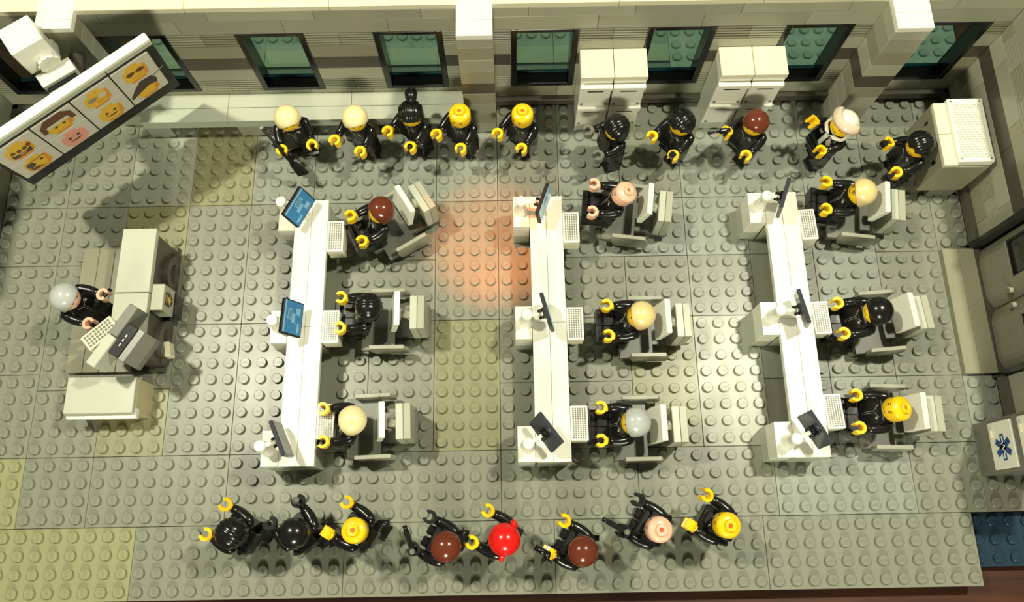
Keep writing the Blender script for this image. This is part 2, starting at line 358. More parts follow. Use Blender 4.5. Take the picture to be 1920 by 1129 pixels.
# double door in the right wall
def door(y0, y1, seam_hi, n):
    mb = MB()
    # slightly crowned leaf, profile across its width, with rounded meeting edge
    N = 14; zs = [.35, 8.6]
    prof = []
    for i in range(N + 1):
        t = i / N; y = y0 + .03 + (y1 - y0 - .06) * t
        e = min(t, 1 - t) * 4; k = 1 - (1 - min(1, e)) ** 2
        prof.append((54.62 - .42 * k, y))
    wy0, wy1 = (y0 + 1.1, y1 - .55) if n == 1 else (y0 + .55, y1 - 1.1)
    poly = prof + [(54.95, y1 - .03), (54.95, y0 + .03)]
    mb.prism([(x, y) for x, y in reversed(poly)], zs[0], 3.1, DOORG, smooth=False)
    mb.prism([(x, y) for x, y in reversed(poly)], 7.6, zs[1], DOORG, smooth=False)
    a = [p for p in prof if p[1] <= wy0 + .15]; b_ = [p for p in prof if p[1] >= wy1 - .15]
    pa = a + [(54.95, a[-1][1]), (54.95, y0 + .03)]; mb.prism(list(reversed(pa)), 3.1, 7.6, DOORG)
    pb = b_ + [(54.95, y1 - .03), (54.95, b_[0][1])]; mb.prism(list(reversed(pb)), 3.1, 7.6, DOORG)
    mb.box(54.2, 54.9, a[-1][1] - .05, b_[0][1] + .05, 3.02, 3.3, DOORG, c=.1)
    root = mb.build('door_%d' % n); tag(root, None, None, None, 'structure')
    r = MB(); ya, yb = a[-1][1], b_[0][1]
    r.box(54.24, 54.5, ya, ya + .12, 3.2, 7.6, BLACK, c=.05); r.box(54.24, 54.5, yb - .12, yb, 3.2, 7.6, BLACK, c=.05); r.box(54.24, 54.5, ya, yb, 3.2, 3.34, BLACK, c=.05)
    r.box(54.28, 54.46, ya + .12, yb - .12, 5.1, 5.2, BLACK, c=.02)
    r.build('window_seal', root)
    p = MB(); p.box(54.4, 54.5, ya + .05, yb - .05, 3.25, 7.6, dglass, c=0); p.build('window_pane', root)
    k = MB(); hy = y0 + .45 if n == 1 else y1 - .45
    k.box(53.95, 54.3, hy - .14, hy + .14, 2.75, 3.0, CREAM, c=.04); k.box(53.9, 54.0, hy - .22, hy + .1, 2.7, 3.05, MID, c=.03); k.build('door_knob', root)
door(12, 16, 0, 1); door(8, 12, 0, 2)
df = MB(); df.box(53.75, 55, 16.0, 16.3, 0, 10.4, BLACK, c=.03); df.box(53.75, 55, 7.7, 8.0, 0, 10.4, BLACK, c=.03); df.box(54, 55, 8, 16, 8.6, 10.4, DOORG, c=.05)
tag(df.build('trim_2'), 'black frame around the grey double door', None, None, 'structure')
th = MB(); th.box(52.01, 52.99, 8, 16, 0, .4, GREY3, c=.03); th.box(53.01, 54, 8, 16, 0, .4, GREY3, c=.03); th.box(54, 55, 8, 16, 0, .3, DARK, c=.03)
tag(th.build('door_step'), 'smooth grey step in front of the double door', 'step')

# first aid cabinet
fa = thing('first_aid_cabinet', (52, 2, 0), 'grey cabinet with white doors and blue medical star', 'cabinet')
m = MB(); m.box(0, 2.6, 0, 3, 0, 9.6, MID, c=.04); m.build('body', fa)
def fad(z0, z1, star):
    d = MB(); d.box(-.12, 0, .2, 2.8, z0, z1, WHITE, c=.04); o = d.build('door', fa)
    l = MB(); l.box(-.26, -.12, 1.95, 2.4, z0 + .25, z0 + .45, CREAM, c=.04); l.build('latch', o)
    if star:
        s = MB(); Mx = Matrix(((0, 0, -1, -.125), (1, 0, 0, 1.35), (0, 1, 0, (z0 + z1) / 2 + .1), (0, 0, 0, 1)))
        for a in (0, 60, 120): s.add([(-.17, -.72, 0), (.17, -.72, 0), (.17, .72, 0), (-.17, .72, 0), (-.17, -.72, .012), (.17, -.72, .012), (.17, .72, .012), (-.17, .72, .012)], [(4, 5, 6, 7), (0, 1, 5, 4), (1, 2, 6, 5), (2, 3, 7, 6), (3, 0, 4, 7)], MEDBLUE, False, Mx @ Rz(a + 90))
        zz = [(-.62, .0), (-.35, .02), (-.22, .16), (-.1, -.14), (.05, .18), (.18, -.12), (.3, .06), (.62, 0)]
        for p, q in zip(zz, zz[1:]):
            s.tube([(p[0], p[1], .02), (q[0], q[1], .02)], [.028, .028], WHITE, 6, Mx @ Rz(0))
        s.build('star_emblem', o)
fad(1.7, 3.9, True); fad(4.5, 9.2, False)

# ------------------------------------------------------------------ bench along the back wall
be = thing('bench', (1, 25, 0), 'long pale grey tiled bench below the windows', 'bench')
m = MB(); xs = [0, 5.6, 13.6, 21]
for a, b_ in zip(xs, xs[1:]):
    for y in (0, 1): m.box(a + .012, b_ - .012, y + .012, y + .988, 1.6, 2.0, PALE, c=.02)
m.box(0, 21, .02, 1.6, 1.2, 1.6, PALE, c=.02); m.build('seat', be)
for x0 in (0, 6, 13.6, 20):
    m = MB(); wd = 1.0 if x0 == 20 else 1.6; m.box(x0, x0 + wd, .03, 1.6, 0, 1.2, GREY, c=.02); m.build('support', be)

# ------------------------------------------------------------------ filing cabinets
def filing(name, x, y, label):
    c = thing(name, (x, y, 0), label, 'filing cabinet', 'filing cabinets below the back windows')
    m = MB(); m.box(.03, 1.97, .12, 1.95, 0, 5.6, PALE, c=.02); m.box(.0, 2.0, 0, .2, 0, .8, PALE, c=.02); m.build('body', c)
    m = MB(); m.box(.01, 1.99, .02, 1.98, 5.95, 6.4, CREAM, c=.03); m.box(.02, 1.98, .1, 1.95, 5.6, 5.95, WHITE, c=.02); m.build('cabinet_top', c)
    for z0 in (.8, 3.2):
        d = MB(); d.box(.05, 1.95, -.02, .12, z0 + .03, z0 + 2.38, WHITE, c=.03)
        d.box(.02, 1.98, -.22, .12, z0 + 2.0, z0 + 2.39, WHITE, c=.05)
        o = d.build('drawer', c)
        s = MB(); s.box(.5, 1.5, -.05, .0, z0 + 1.62, z0 + 1.9, BLACK, c=.02); s.build('handle_slot', o)
        f = MB()
        for xx in (.25, 1.75): f.box(xx - .09, xx + .09, -.04, 0, z0 + .12, z0 + .32, MID, c=.02)
        f.build('peg', o)
    return c
filing('filing_cabinet', 29.15, 25, 'white two-drawer filing cabinet touching the window nearest the pillar')
filing('filing_cabinet', 31.17, 25, 'white two-drawer filing cabinet, inner one of the pair behind the black-haired figures')
filing('filing_cabinet', 37.5, 25, 'white two-drawer filing cabinet directly behind the brown-haired figure with a revolver')
filing('filing_cabinet', 39.52, 25, 'white two-drawer filing cabinet closer to the helmeted figure')

# ------------------------------------------------------------------ tall corner unit with a grille top
tu = thing('storage_unit', (50.75, 19.75, 0), 'tall grey storage unit with dotted white top in the corner', 'storage unit')
m = MB(); m.box(.9, 2.6, 0, 4.3, 0, 1.0, MID, c=.03); m.box(0, 2.85, .0, 4.2, 1.0, 4.3, GREY3, c=.03); m.build('body', tu)
m = MB(); m.box(-.02, .8, .0, 2.08, 4.3, 4.62, CREAM, c=.03); m.box(-.02, .8, 2.1, 4.2, 4.3, 4.62, CREAM, c=.03); m.build('ledge', tu)
m = MB(); m.box(.75, 2.9, .1, 4.35, 4.3, 4.85, WHITE, c=.04)
for i in range(11):
    for j in range(22):
        x = 1.0 + i * .165; y = .42 + j * .165
        if j % 2: x += .08
        if x < 2.72: m.lathe([(.062, 4.85), (.03, 4.9), (.0, 4.905)], PALE, 6, T(x, y, 0), True, False)
for x in (.95, 2.7):
    for y in (.3, 4.15): m.cyl(.06, 4.85, 4.87, MID, 8, T(x, y, 0), .01)
m.build('dotted_top', tu)
m = MB(); m.box(-.03, .02, .6, .8, 3.3, 3.7, BLACK, c=.01); m.box(-.03, .02, 3.3, 3.5, 3.3, 3.7, BLACK, c=.01); m.build('hinge', tu)

# ------------------------------------------------------------------ big display screen
q = dict(x=4.514, y=25.416, z=6.0, yaw=.694, lean=.26, a=2.435, b=2.368)
Ux = Vector((-math.cos(q['yaw']), -math.sin(q['yaw']), 0)); nn = Vector((math.sin(q['yaw']), -math.cos(q['yaw']), 0))
Vv = Vector((0, 0, 1)) * math.cos(q['lean']) + nn * math.sin(q['lean']); Nn = Vector((0, 0, 1)) * -math.sin(q['lean']) + nn * math.cos(q['lean'])
# screen local frame: x = to the viewer's right (-Ux), y = up the screen, z = out of the face
MS = Matrix((( -Ux.x, Vv.x, Nn.x, q['x']), (-Ux.y, Vv.y, Nn.y, q['y']), (-Ux.z, Vv.z, Nn.z, q['z']), (0, 0, 0, 1)))
scr = thing('display_screen', (q['x'], q['y'], 0), 'large slanted wall screen showing eight toy faces', 'screen')
MS0 = T(-q['x'], -q['y'], 0) @ MS
A_, B_ = q['a'], q['b']
m = MB(); m.M = MS0
m.box(-4 * A_ - .15, .45, -1.25, 2 * B_ + .3, -.6, -.06, MATTE, c=.03)
m.build('screen_back', scr)
m = MB(); m.M = MS0
m.box(-4 * A_ - .15, -A_, 2 * B_ + .3, 2 * B_ + .72, -.6, -.02, PALE, c=.03); m.box(-A_ + .04, .45, 2 * B_ + .3, 2 * B_ + .72, -.6, -.02, PALE, c=.03); m.box(-4 * A_ - .15, .45, 2 * B_ + .74, 2 * B_ + 1.05, -.45, .02, WHITE, c=.04)
m.build('top_frame', scr)
m = MB()
m.tube([(-4.5, .45, 8.2), (-4.2, -1.0, 8.0), (-3.6, -2.2, 7.9)], [.4, .35, .35], DARK, 10); m.build('wall_bracket', scr)
def face_pic(m, M, kind):
    """a toy head picture; M maps the unit picture plane"""
    def P(poly, mt, z): m.prism(poly, z, z + .006, mt, M)
    def ell(cx, cy, rx, ry, mt, z, n=12): P([(cx + rx * math.cos(2 * math.pi * i / n), cy + ry * math.sin(2 * math.pi * i / n)) for i in range(n)], mt, z)
    base = {'pink': PP_}.get(kind, PY)
    c = .12
    P([(-.48 + c, -.55), (.48 - c, -.55), (.55, -.55 + c), (.55, .38 - c), (.55 - c, .38), (-.55 + c, .38), (-.55, .38 - c), (-.55, -.55 + c)], base, .004)
    P([(-.28, .36), (.28, .36), (.28, .62), (-.28, .62)], base, .0045); P([(-.36, -.70), (.36, -.70), (.36, -.54), (-.36, -.54)], base if kind == 'pink' else PO, .0045)
    P([(.3, -.5), (.5, -.5), (.53, .3), (.42, .3)], base if kind == 'pink' else PO, .011)
    if kind == 'shades': ell(-.24, .02, .19, .15, PB, .018); ell(.24, .02, .19, .15, PB, .018); P([(-.1, .0), (.1, .0), (.1, .06), (-.1, .06)], PB, .018); ell(.0, -.35, .22, .05, PO, .018)
    if kind == 'glasses': ell(-.24, .02, .2, .16, PG, .018); ell(.24, .02, .2, .16, PICB, .018); P([(-.05, .02), (.05, .02), (.05, .08), (-.05, .08)], PG, .018); ell(.05, -.32, .2, .05, PO, .018)
    if kind in ('smile', 'pink'):
        for x in (-.2, .2): ell(x, .05, .08, .08, PDK, .018)
        P([(-.25, -.2), (-.15, -.3), (.15, -.3), (.25, -.2), (.3, -.1), (.2, -.22), (-.2, -.22), (-.3, -.1)], PDK, .018)
    if kind == 'hat':
        P([(-.75, -.2), (-.72, .35), (-.4, .72), (.4, .72), (.72, .35), (.75, -.2), (.55, -.2), (.5, .2), (-.5, .2), (-.55, -.2)], PB, .018)
        P([(-.5, .2), (.5, .2), (.5, .0), (-.5, .0)], PICB, .02)
        for x in (-.18, .18): ell(x, -.15, .07, .07, PDK, .018)
    if kind == 'cap':
        P([(-.85, -.1), (-.5, .35), (-.1, .75), (.45, .7), (.6, .3), (.55, .0), (.1, .1), (-.3, -.05), (-.8, -.25)], PDK, .018); P([(.5, .5), (1.1, .78), (1.08, .84), (.5, .6)], PG, .018)
    if kind == 'beard':
        for x in (-.3, -.05, .2, .42): ell(x, -.02 + .06 * math.sin(x * 20), .1, .13, PB, .018)
        P([(-.45, -.5), (-.45, -.15), (-.3, -.25), (.2, -.3), (.4, -.15), (.4, -.5)], PDK, .016); ell(-.02, -.35, .18, .06, PO, .02)
    if kind == 'patch':
        ell(-.3, .0, .2, .2, PDK, .018); P([(-.5, .2), (-.42, .26), (.5, .34), (.5, .3)], PB, .018); ell(.22, .05, .08, .08, PDK, .018); P([(-.4, -.5), (-.5, -.2), (-.1, -.3), (.1, -.5)], PB, .016)
KINDS = [['shades', 'cap'], ['glasses', 'smile'], ['hat', 'pink'], ['beard', 'patch']]
for i in range(4):
    for j in range(2):
        cx = -(i + .5) * A_; cy = (1.5 - j) * B_
        m = MB(); m.M = MS0 @ T(cx, cy, -.05)
        m.box(-A_ / 2 + .04, A_ / 2 - .04, -B_ / 2 + .03, B_ / 2 - .03, -.05, .05, PICB, c=.02)
        face_pic(m, T(0, 0, .05) @ Matrix.Diagonal((1.3, 1.5, 1.0, 1)), KINDS[i][j])
        m.build('picture', scr)

# projector on its mast behind the screen
pj = thing('projector', (-1.0, 24.8, 0), 'white box projector with ridged hinge above the slanted screen', 'projector')
m = MB(); m.M = Rz(-54)
m.box(-.9, .9, -.9, .9, 9.9, 11.8, WHITE, c=.05); m.box(-.7, .7, -.7, .7, 9.6, 9.9, PALE, c=.03); m.build('projector_box', pj)
HP = at(88, 112, 10.2) - Vector((-1.0, 24.8, 0)); HP.z = 10.2
m = MB(); m.M = T(*HP) @ Rz(36)
for y0 in (-.40, .06):
    n = 12; poly = []
    for i in range(n * 2):
        r = .60 if i % 2 else .52
        a = 2 * math.pi * i / (n * 2); poly.append((r * math.cos(a), r * math.sin(a)))
    m.prism(poly, 0, .32, WHITE, T(0, y0 + .32, 0) @ Rx(90))
m.box(-.3, .3, -.12, .12, -.1, .7, WHITE, c=.03); m.box(-.16, .16, -.1, .1, -1.0, .0, PALE, c=.03)
m.build('hinge', pj)
MP = at(104, 136, 9.8) - Vector((-1.0, 24.8, 0)); MP.z = 0
m = MB(); m.M = T(*MP) @ Rz(36); m.box(-1.0, 1.0, -.45, .5, 9.1, 9.8, WHITE, c=.04); m.box(-.85, .85, -.7, -.45, 9.3, 9.6, BLACK, c=.02); m.box(-.95, .9, -.85, -.7, 9.2, 9.5, PALE, c=.02); m.build('mount_block', pj)
m = MB(); m.tube([(-.1, .5, 9.75), (.3, 1.15, 9.6)], [.3, .3], PALE, 10); m.tube([(MP.x, MP.y, 9.4), (.3, 1.15, 9.4)], [.25, .25], PALE, 10); m.tube([tuple(HP), (0, 0, 10.4)], [.25, .3], PALE, 10); m.build('mounting_arm', pj)

# ------------------------------------------------------------------ podium, lectern, white cabinet, computer
pd = MB()
for k in range(6): pd.box(-2.25 + k + .012, -1.25 + k - .012, 9, 17, 0, .4, [GREY3, GREY3, GREY, GREY, DARK, DARK][k], c=.025)
tag(pd.build('podium'), 'low platform of grey planks under the lectern', 'platform')
le = thing('lectern', (1.72, 9, .4), 'grey lectern with police badge facing the seated class', 'lectern')
m = MB(); m.box(.02, 1.98, .3, 7.7, 0, 2.8, DARK, c=.03); m.build('body', le)
m = MB(); m.box(0, 2, 4.02, 8, 2.8, 3.2, PALE, c=.03); m.box(0, 2, .0, 3.98, 2.8, 3.2, PALE, c=.03); m.build('desk_top', le)
m = MB()
def arch(m, cy):
    n = 12; out = [(1.15 * math.cos(math.pi * i / n), 1.15 * math.sin(math.pi * i / n)) for i in range(n + 1)]; inn = [(.65 * math.cos(math.pi * i / n), .65 * math.sin(math.pi * i / n)) for i in range(n, -1, -1)]
    m.prism(out + inn, 0, .28, DARK, T(2.0, cy, .6) @ Matrix(((0, 0, 1, 0), (1, 0, 0, 0), (0, 1, 0, 0), (0, 0, 0, 1))))  # grey arch coloured darker, the shadow it stands in is painted in
arch(m, 5.9); arch(m, 1.8); m.box(2.0, 2.28, .3, 7.4, 0, .6, DARK, c=.03); m.build('arch_front', le)
m = MB(); m.box(2.0, 2.75, 3.0, 4.6, 1.4, 2.9, GREY2, c=.03); m.box(2.5, 2.8, 3.1, 4.5, .2, 1.4, BLACK, c=.03); bd = m.build('badge_block', le)
m = MB(); Mb = Matrix(((0, 0, 1, 2.76), (1, 0, 0, 3.8), (0, 1, 0, 2.15), (0, 0, 0, 1)))
m.prism([(-.38, .5), (-.42, .0), (-.25, -.35), (0, -.52), (.25, -.35), (.42, .0), (.38, .5), (0, .4)][::-1][::-1], 0, .02, BLACK, Mb)
m.prism([(.3 * (1 if i % 2 else .42) * math.cos(math.pi / 2 + math.pi * i / 5), .3 * (1 if i % 2 else .42) * math.sin(math.pi / 2 + math.pi * i / 5)) for i in range(10)], .02, .04, GOLD, Mb)
m.box(-.22, .22, .32, .4, .02, .035, GOLD, c=0, M=Mb)
m.build('police_badge', bd)
wc = thing('side_cabinet', (-.9, 6.25, 0), 'white low cabinet with flat grey lid beside the podium', 'cabinet')
m = MB(); m.box(.05, 3.95, 0, 2.0, .0, 2.0, TANT, c=.03); m.box(-.0, 2.0, -.3, .3, 1.6, 2.0, WHITE, c=.03); m.box(2.01, 4.0, -.3, .3, 1.6, 2.0, WHITE, c=.03); m.build('body', wc)
m = MB(); m.box(0, 3.95, -.05, 2.05, 2.02, 2.4, PALE, c=.04); m.build('lid', wc)
# computer on the lectern: wide monitor standing on its stand, housing behind
cm = thing('computer_monitor', (3.0, 9.9, 3.6), 'wide grey monitor with black back on the lectern', 'monitor', rz=59)
m = MB(); m.box(-1.95, -.02, -.05, .55, .3, 1.7, WHITE if 0 else PALE, c=.05); m.box(.02, 1.95, -.05, .55, .3, 1.7, MID, c=.05); m.build('screen_panel', cm)
m = MB(); m.box(-.9, 1.0, -.75, -.06, .3, 1.55, BLACK, c=.05)
for k in range(3): m.box(-.3 + k * .28, -.14 + k * .28, -.42, -.36, 1.55, 1.565, WHITE, c=0)
m.build('black_back', cm)
m = MB(); m.prism([(-1.6, 0), (-.76, 0), (-.76, 1.25), (-1.1, 1.2), (-1.6, .5)], -.9, 1.0, MID, Matrix(((0, 0, 1, 0), (1, 0, 0, 0), (0, 1, 0, .25), (0, 0, 0, 1)))); m.build('housing', cm)
m = MB(); m.box(-.5, .5, -.5, .4, 0, .3, DARK, c=.03); m.build('foot', cm)
wp = MB(); wp.box(-.5, .5, -.45, .45, 0, .8, CREAM, c=.05)
tag(wp.build('small_box', M=T(3.75, 10.15, .0 + .4) @ Rz(10)), 'small cream block leaning at the lectern foot', 'box')

# ------------------------------------------------------------------ keyboards
def keyboard_mesh(base, rows, cols, light):
    m = MB(); m.box(-.49, .49, -.98, .98, 0, .4, base, c=.03)
    kw = .8 / rows; kl = 1.74 / cols
    for i in range(rows):
        for j in range(cols):
            x = -.4 + i * kw; y = -.87 + j * kl
            m.box(x + kw * .14, x + kw * .82, y + kl * .14, y + kl * .86, .4, .412, light, c=0)
    return m
kt = thing('keyboard', (0, 0, 0), 'x', 'keyboard', 'keyboards on the student desks')
keyboard_mesh(WHITE, 6, 16, MID).build('keys', kt)
m = MB(); m.box(-.49, .49, -.96, .96, -.8, -.01, CREAM, c=.03); m.build('tray', kt)
KEYPOS = [(628, 443), (620, 612), (609, 790), (1080, 426), (1086.5, 606), (1094.5, 793), (1521, 420), (1546, 595), (1569, 771)]
# ------------------------------------------------------------------ student desks
DROW = ['first desk row, in front of the lectern', 'middle desk row', 'last desk row, before the double door']
POS9 = ['by the back row', 'in the middle', 'by the standing front row']
for r, x0 in enumerate((11.7, 25.97, 40.35)):
    d = thing('student_desk', (x0, 3, 0), 'long narrow white desk, ' + DROW[r], 'desk', 'long white student desks')
    m = MB()
    for x in (0, 1):
        m.box(x + .01, x + .99, 0, 7.99, 2.4, 2.8, WHITE, c=.02); m.box(x + .01, x + .99, 8.01, 16, 2.4, 2.8, WHITE, c=.02)
    m.build('desk_top', d)
    for y in (0, 7, 14):
        m = MB(); m.box(.1, 1.9, y, y + 2, 0, 2.4, PALE, c=.02); m.build('leg_block', d)
    m = MB(); m.box(.6, 1.4, 2, 14, .6, 2.39, PALE, c=.02); m.build('panel', d)
ORD = ['at the window end of', 'in the middle of', 'at the open end of']
ROWN = ['the row nearest the lectern', 'the middle row', 'the row before the double door']
# monitors: pixel centre, yaw, elevation, stand top pixel
MON = [[(562, 389, -27, 27, 'blue'), (549, 596, -3, 32, 'blue'), (531, 822, 24, 5, 'grey')],
       [(1022, 382, -20, 8, 'light'), (1029, 585, 14, 8, 'light'), (1027, 809, 36, -25, 'grey')],
       [(1472, 372, -21, 9, 'grey'), (1508, 578, 11, 13, 'grey'), (1531, 804, 28, -8, 'grey')]]
POST = [[(526, 377), (509, 599), (486, 836)], [(977, 376), (988, 589), (991, 831)], [(1439, 366), (1470, 580), (1497, 822)]]
YB = [17, 10, 3]
for r, x0 in enumerate((10.7, 24.97, 39.35)):
    for k in range(3):
        where = ORD[k] + ' ' + ROWN[r]
        s = thing('monitor_stand', (x0, YB[k], 0), 'white block with pole ' + where, 'monitor stand', 'monitor stands beside the desks')
        m = MB(); m.box(.01, .99, .01, 1.99, 1.2, 2.8, WHITE, c=.025); m.box(.01, .99, .01, 1.99, 0, 1.19, PALE, c=.025); m.build('block', s)
        m = MB()
        px, py = POST[r][k]; P = at(px, py, 4.35); lx = min(max(P.x - x0, .3), .7); ly = min(max(P.y - YB[k], .35), 1.65)
        m.lathe([(.42, 2.8), (.42, 2.95), (.3, 3.05), (.27, 4.0), (.33, 4.05), (.33, 4.3), (.28, 4.36)], WHITE, 20, T(lx, ly, 0)); m.build('pole', s)
        mx, my, yaw, el, kind = MON[r][k]; C = at(mx, my, 4.2)
        n = Vector((math.cos(R(el)) * math.cos(R(yaw)), math.cos(R(el)) * math.sin(R(yaw)), math.sin(R(el))))
        back = C - n * .45
        m = MB(); p0 = Vector((lx, ly, 4.15)); p1 = back - Vector((x0, YB[k], 0))
        m.tube([tuple(p0), tuple(p0.lerp(p1, .5)), tuple(p1)], [.17, .14, .12], WHITE, 10); m.build('arm', s)
        t = thing('flat_monitor', tuple(C), {'blue': 'monitor with bright blue screen ', 'light': 'black monitor, pale blue screen, ', 'grey': 'black monitor seen from behind '}[kind] + where, 'monitor', 'flat monitors on the student desks')
        Mm = Rz(yaw) @ Ry(-el)     # local +x = out of the screen
        b = MB(); b.M = Mm; b.box(-.22, 0, -1.02, 1.02, -.74, .74, MATTE if kind != 'grey' else DUSK, c=.03); b.build('case', t)  # grey kind: reflection on the black back put into the case colour
        b = MB(); b.M = Mm; b.box(0, .02, -.94, .94, -.67, .67, {'blue': BLUE, 'light': BLUE2, 'grey': DUSK}[kind], c=0)
        if kind != 'grey':
            b.box(.02, .03, -.94, .94, .55, .67, BLUE2, c=0)
            for (a, c, e, f, mt) in ((-.15, .5, .12, .4, BLUE2), (-.3, .25, -.15, .08, BLUE2), (.2, .6, -.5, -.2, BLUE2), (-.8, -.25, -.5, -.35, BLUE2)): b.box(.02, .03, a, c, e, f, mt, c=0)
            for i in range(4): b.box(.03, .036, -.1, .45 - .08 * (i % 2), .16 + i * .06, .18 + i * .06, DUSK, c=0)
            b.tube([(.025, -.6, -.6), (.025, -.2, -.1), (.025, .0, .5)], [.012] * 3, BLUE2, 5)
        b.build('screen', t)
        b = MB(); b.M = Mm
        b.box(-.34, -.2, -.3, .3, -.3, .3, BLACK, c=.03)
        for yy in (-.2, .2): b.tube([(-.2, yy, 0), (-.62, yy, 0)], [.1, .09], BLACK, 8)
        b.tube([(-.5, -.32, 0), (-.5, .32, 0)], [.11, .11], BLACK, 8); b.build('clip', t)

first = True
for i, (u, v) in enumerate(KEYPOS):
    C = at(u, v, 2.8); r, k = divmod(i, 3)
    kx = (14.2, 28.47, 42.85)[r]
    o = kt if first else copy_tree(kt); first = False
    o.location = Vector((kx, C.y, 2.4)) * U
    o.rotation_euler = (0, 0, R(0 if r < 2 else [2, 2, 2][k])); o['label'] = 'white keyboard tile ' + ORD[k] + ' ' + ROWN[r]
tk = MB(); tk = keyboard_mesh(CREAM, 4, 9, MID)
P = at(193, 628, 3.9)
tag(tk.build('keyboard', M=T(P.x, P.y, P.z) @ Rz(-48)), 'cream keyboard held over the lectern by the grey-haired instructor', 'keyboard')

# ------------------------------------------------------------------ chairs (front = +x)
def make_chair(label):
    t = thing('office_chair', (0, 0, 0), label, 'chair', 'grey and white swivel chairs at the desks')
    m = MB(); m.box(-1.0, 1.0, -1.0, 1.0, .0, .4, DARK, c=.03); m.cyl(.45, .4, .8, MID, 16); m.build('base', t)
    m = MB(); m.box(-1.1, .9, -1.75, 1.75, .75, 1.15, MID, c=.03); m.box(.9, 1.5, -.9, .9, .8, 1.15, MID, c=.03); m.box(-3.2, -1.05, -.9, .9, .5, .9, MID, c=.03); m.build('seat', t)
    for s in (-1, 1):
        m = MB(); y = s * 1.75
        m.prism([(-1.95, .5), (.1, .5), (.3, 1.2), (.3, 1.9), (-1.7, 1.9), (-1.95, 1.3)], -.09, .09, GREY, T(0, y, 0) @ Rx(90))
        m.box(-1.75, .32, y - .12, y + .12, 1.82, 1.95, GREY, c=.03); m.build('armrest', t)
    m = MB(); m.box(-.17, .17, -1, 1, -.85, .85, WHITE, c=.04, M=T(-1.40, 0, 3.3) @ Ry(-14)); m.build('backrest', t)
    m = MB(); m.box(-3.05, -2.65, -1, 1, .9, 3.2, GREY2, c=.025); m.box(-2.63, -2.21, -1, 1, .9, 3.2, PALE, c=.025)
    m.box(-3.1, -2.2, -1.15, -.6, .45, .8, MID, c=.03); m.cyl(.13, -.1, .12, GREY2, 10, T(-2.6, -1.15, .62) @ Rx(90)); m.build('back_frame', t)
    m = MB(); m.tube([(-2.5, 0, 2.4), (-1.85, 0, 3.0)], [.28, .28], GREY2, 12); m.tube([(-2.3, 0, 2.0), (-1.6, 0, 1.9)], [.3, .2], DARK, 12); m.build('joint', t)
    return t
CH = make_chair('x')
# ------------------------------------------------------------------ toy figures (front = +x)
def leg_mesh(side):
    m = MB(); pr_ = [(-.44, 0), (.6, 0), (.62, .1), (.62, .3), (.5, .42), (.46, .5), (.46, 1.45)]
    pr_ += [(.46 * math.cos(a), 1.5 + .46 * math.sin(a)) for a in [math.pi * i / 10 for i in range(1, 10)]] + [(-.46, 1.45), (-.44, .5)]
    m.prism([(x, z) for x, z in pr_], -.46, .46, BLACK, Rx(90) if 0 else Matrix(((1, 0, 0, 0), (0, 0, -1, 0), (0, 1, 0, 0), (0, 0, 0, 1))))
    return m
MESH = {}
def cached(key, fn):
    if key not in MESH: MESH[key] = fn()
    return MESH[key]
def link_mesh(name, me, parent, M=None):
    o = bpy.data.objects.new(name, me); COL.objects.link(o); o.parent = parent
    if M is not None:
        A = M.copy(); A.translation = A.translation * U; o.matrix_local = A
    return o
def hand_mesh(skin):
    m = MB(); n = 14; a0, a1 = R(38), R(322)
    out = [(.36 * math.cos(a0 + (a1 - a0) * i / n), .36 * math.sin(a0 + (a1 - a0) * i / n)) for i in range(n + 1)]
    inn = [(.19 * math.cos(a1 - (a1 - a0) * i / n), .19 * math.sin(a1 - (a1 - a0) * i / n)) for i in range(n + 1)]
    # quads between arcs so that the ring stays concave
    vs = []
    for i in range(n + 1):
        o_, q_ = out[i], inn[n - i]
        vs += [(o_[0], o_[1], -.27), (q_[0], q_[1], -.27), (o_[0], o_[1], .27), (q_[0], q_[1], .27)]
    fs = []
    for i in range(n):
        b = i * 4; c = b + 4
        fs += [(b, c, c + 2, b + 2), (c + 1, b + 1, b + 3, c + 3), (b + 2, c + 2, c + 3, b + 3), (c, b, b + 1, c + 1)]
    fs += [(0, 2, 3, 1), (n * 4, n * 4 + 1, n * 4 + 3, n * 4 + 2)]
    m.add(vs, fs, skin, False)
    m.tube([(-.26, 0, 0), (-.38, 0, 0), (-.55, 0, 0)], [.22, .2, .15], skin, 10)
    return m.mesh('hand')
